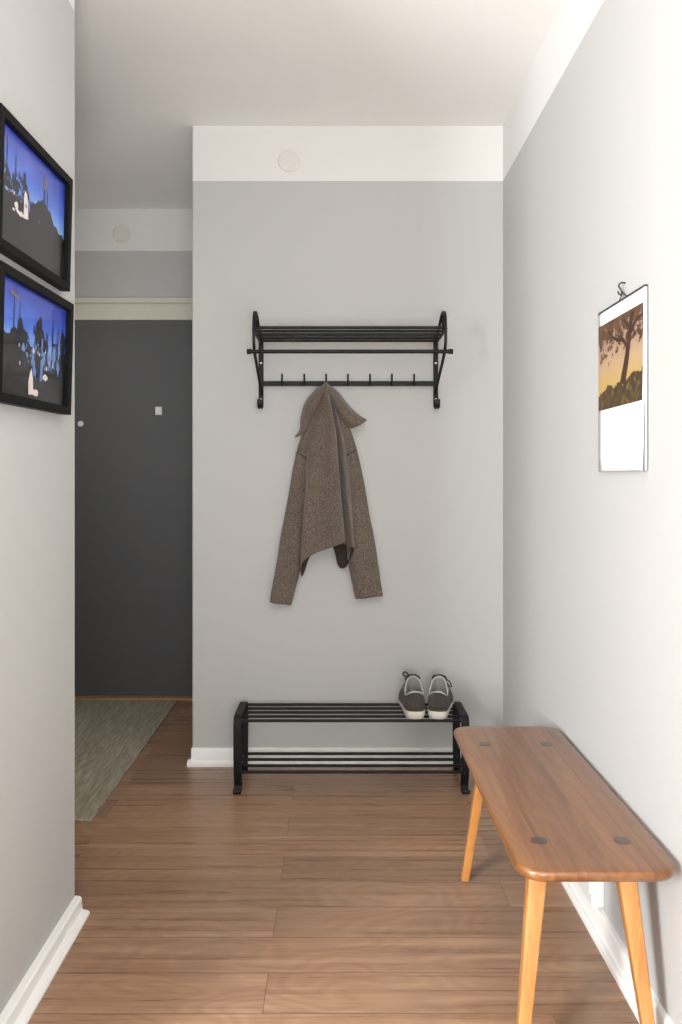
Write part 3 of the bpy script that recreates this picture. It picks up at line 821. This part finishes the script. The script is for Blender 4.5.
# ------------------------------------------------------------------ framed photographs
def make_frame(label, zt, zb, yn, yf, kind):
    h = zt-zb; w = (yf-yn)/2; cy = (yn+yf)/2
    t = thing('picture_frame', label, 'picture', (XL, cy, zb), 0, 'framed photographs on the left wall')
    tilt = math.atan2(0.009, h)
    t.rotation_euler = (math.radians(0.9), tilt, 0); t.location.z -= 0.003
    B, T0, T1 = 0.020, 0.002, 0.026      # border, back and front distance from the wall
    bm = bmesh.new()
    add_box(bm, (T0, -w, h-B), (T1, w, h), 0.0012); add_box(bm, (T0, -w, 0), (T1, w, B), 0.0012)
    add_box(bm, (T0, -w, B-0.001), (T1, -w+B, h-B+0.001), 0.0012); add_box(bm, (T0, w-B, B-0.001), (T1, w, h-B+0.001), 0.0012)
    obj('frame', bm, M['frame'], t)
    obj('backing', box((T0+0.001, -w+B-0.002, B-0.002), (T0+0.005, w-B+0.002, h-B+0.002)), M['mould'], t)
    # print with its picture drawn as thin printed shapes (local y across, z up, centred)
    ph, pw = (h-2*B)/2, w-B
    X = T0+0.0112
    layers = []
    bm = bmesh.new()
    def poly(pts, mi, lift):
        bm.faces.new([bm.verts.new((lift, y*pw, z*ph)) for y, z in pts]).material_index = mi
    add_box(bm, (-0.004, -pw, -ph), (0.0, pw, ph))
    ang = lambda: 0
    def blob(cy_, cz_, ry, rz_, mi, lift, jit=0.25, n=14):
        poly([(cy_+ry*math.cos(2*math.pi*k/n)*(1+random.uniform(-jit, jit)), cz_+rz_*math.sin(2*math.pi*k/n)*(1+random.uniform(-jit, jit))) for k in range(n)], mi, lift)
    def bar(y0_, z0_, y1_, z1_, wd, mi, lift):
        poly([(y0_-wd, z0_), (y0_+wd, z0_), (y1_+wd*0.6, z1_), (y1_-wd*0.6, z1_)], mi, lift)
    def skyline(pts, mi, lift, rough=0.05, n=5):
        q = []
        for (a, b) in zip(pts[:-1], pts[1:]):
            for k in range(n):
                f = k/n
                q.append((a[0]+(b[0]-a[0])*f, a[1]+(b[1]-a[1])*f+random.uniform(-rough, rough)))
        q.append(pts[-1])
        # split in quads strips so the face stays clean
        for a, b in zip(q[:-1], q[1:]):
            poly([(a[0], -1), (b[0], -1), b, a], mi, lift)
    if kind == 0:
        skyline([(-1, 0.10), (-0.8, -0.05), (-0.55, 0.0), (-0.3, 0.0), (-0.1, 0.05), (0.05, 0.15), (0.25, 0.28), (0.5, 0.22), (0.62, 0.02), (0.85, -0.10), (1, -0.12)], 1, 0.0004, 0.05)
        for (a, b, c, wd) in ((-0.78, 0.0, 0.82, .018), (-0.55, 0.0, 0.62, .022), (-0.3, -0.1, 0.48, .05), (-0.24, -0.1, 0.30, .04), (0.30, 0.2, 0.75, .022), (0.40, 0.2, 0.55, .016)):
            bar(a, b, a+0.01, c, wd, 2, 0.0006)
        blob(-0.92, 0.35, 0.08, 0.22, 2, 0.0007); blob(-0.75, 0.08, 0.16, 0.14, 2, 0.0007, 0.35); blob(-0.52, 0.08, 0.1, 0.16, 2, 0.0008, 0.35)
        blob(0.31, 0.62, 0.05, 0.13, 5, 0.0008, 0.15)
        blob(-0.16, 0.02, 0.03, 0.16, 4, 0.0008, 0.3)
        poly([(-0.31, -0.33), (-0.17, -0.30), (-0.19, 0.0), (-0.22, 0.13), (-0.27, 0.18), (-0.31, 0.05), (-0.30, -0.15)], 3, 0.0009)
        blob(-0.50, -0.22, 0.05, 0.07, 3, 0.0009, 0.4); blob(-0.40, -0.30, 0.09, 0.045, 3, 0.0010, 0.4); blob(-0.58, -0.31, 0.03, 0.03, 3, 0.0010, 0.4)
        blob(0.15, -0.18, 0.02, 0.02, 4, 0.0009)
        for k in range(26):
            blob(random.uniform(-0.95, -0.1), random.uniform(-0.12, 0.16), random.uniform(.006, .018), random.uniform(.012, .04), random.choice([4, 4, 5, 3]), 0.0011, 0.4, 7)
        for k in range(22):
            blob(random.uniform(-0.95, -0.15), random.uniform(0.05, 0.34), random.uniform(.02, .05), random.uniform(.03, .08), 2, 0.0008, 0.5, 9)
    else:
        skyline([(-1, 0.05), (-0.75, 0.08), (-0.5, 0.22), (-0.25, 0.22), (-0.1, -0.05), (0.2, -0.10), (0.5, -0.20), (0.75, -0.1), (1, 0.05)], 1, 0.0004, 0.06)
        for (a, b, c, wd) in ((-0.60, 0.1, 0.92, .014), (-0.45, 0.1, 0.62, .014), (0.02, -0.2, 0.30, .05), (0.16, -0.3, 0.62, .05), (0.36, -0.3, 0.35, .035), (0.55, -0.2, 0.70, .02), (0.72, -0.2, 0.5, .03), (0.9, -0.2, 0.45, .05)):
            bar(a, b, a+0.01, c, wd, 2, 0.0006)
        poly([(-0.72, 0.78), (-0.45, 0.70), (-0.45, 0.74), (-0.66, 0.84)], 5, 0.0007)
        blob(-0.42, 0.28, 0.08, 0.14, 2, 0.0007); blob(0.12, 0.35, 0.10, 0.22, 2, 0.0007, 0.35)
        blob(0.9, 0.2, 0.1, 0.3, 2, 0.0007)
        for (a, c, rz_) in ((-0.33, -0.1, 0.08), (-0.05, -0.2, 0.2), (0.28, -0.15, 0.2), (0.45, -0.2, 0.14), (0.6, -0.1, 0.2), (0.0, -0.45, 0.16), (0.75, -0.25, 0.1)):
            blob(a, c, 0.05, rz_, 4, 0.0008, 0.45)
        for k in range(40):
            blob(random.uniform(-0.5, 0.9), random.uniform(-0.4, 0.12), random.uniform(.006, .022), random.uniform(.015, .07), random.choice([4, 4, 3, 0]), 0.0011, 0.4, 7)
        for k in range(30):
            blob(random.uniform(-0.6, 0.95), random.uniform(-0.1, 0.3), random.uniform(.02, .05), random.uniform(.03, .10), 2, 0.0009, 0.5, 9)
        poly([(-0.16, -0.92), (-0.02, -0.90), (-0.04, -0.6), (-0.09, -0.42), (-0.13, -0.5), (-0.17, -0.7)], 3, 0.0010)
        poly([(0.16, -0.62), (0.24, -0.60), (0.26, -0.3), (0.24, -0.15), (0.18, -0.22), (0.17, -0.45)], 4, 0.0010)
        blob(0.33, -0.52, 0.07, 0.06, 3, 0.0010, 0.35); blob(0.04, -0.98+0.12, 0.09, 0.06, 3, 0.0010, 0.3)
    pr = obj('print', bm, [M['psky'], M['pdark'], M['pdark2'], M['ppale'], M['pblue'], M['pochre']], t)
    pr.location = (X-0.001, 0, h/2)
    obj('glass_pane', box((T0+0.0135, -w+B-0.001, B-0.001), (T0+0.0150, w-B+0.001, h-B+0.001)), M['glass'], t)
    return t
make_frame('upper black-framed photo of blue dusk sky, dark ground and one pale figure, left wall', 1.942, 1.657, 1.612, 2.048, 0)
make_frame('lower black-framed photo of blue dusk sky with masts and small pale figures, left wall', 1.6255, 1.342, 1.612, 2.056, 1)

# ------------------------------------------------------------------ light
def area(name, loc, target, sx, sy, power, col=(1, 1, 1)):
    d = bpy.data.lights.new(name, 'AREA'); d.shape = 'RECTANGLE'; d.size = sx; d.size_y = sy
    d.energy = power; d.color = col
    o = bpy.data.objects.new(name, d); COL.objects.link(o)
    o.location = loc
    o.rotation_euler = (Vector(target)-Vector(loc)).to_track_quat('-Z', 'Y').to_euler()
    return o
area('window_light_left', (-2.5, -1.4, 1.5), (0.684, 1.6, 0.9), 0.85, 1.5, 350, (0.98, 0.99, 1.0))
area('window_light_rear', (0.15, -2.5, 1.25), (-0.2, 3.0, 1.0), 1.0, 1.4, 44, (0.96, 0.985, 1.0))
area('ceiling_fill', (0.15, -0.6, 0.8), (0.0, 0.1, 2.6), 0.6, 0.6, 78, (0.98, 0.99, 1.0))  # added upward fill behind the camera to brighten the ceiling, no actual lamp
area('hallway_light', (-1.66, 3.1, 1.45), (-0.9, 3.7, 1.0), 1.0, 1.7, 9.5, (1.0, 0.985, 0.96))

w = bpy.data.worlds.new('world'); S.world = w; w.use_nodes = True
w.node_tree.nodes['Background'].inputs[0].default_value = (0.8, 0.88, 1.0, 1)
w.node_tree.nodes['Background'].inputs[1].default_value = 0.6

# ------------------------------------------------------------------ camera
cam = bpy.data.cameras.new('camera'); co = bpy.data.objects.new('camera', cam); COL.objects.link(co)
co.location = (0, 0, EYE); co.rotation_euler = (math.radians(90), 0, 0)
cam.sensor_fit = 'VERTICAL'; cam.sensor_height = 36.0; cam.sensor_width = 24.0
cam.lens = 36.0*F/1024
cam.shift_x = (341-CX)/1024; cam.shift_y = -(512-CY)/1024
cam.clip_start = 0.02
S.camera = co
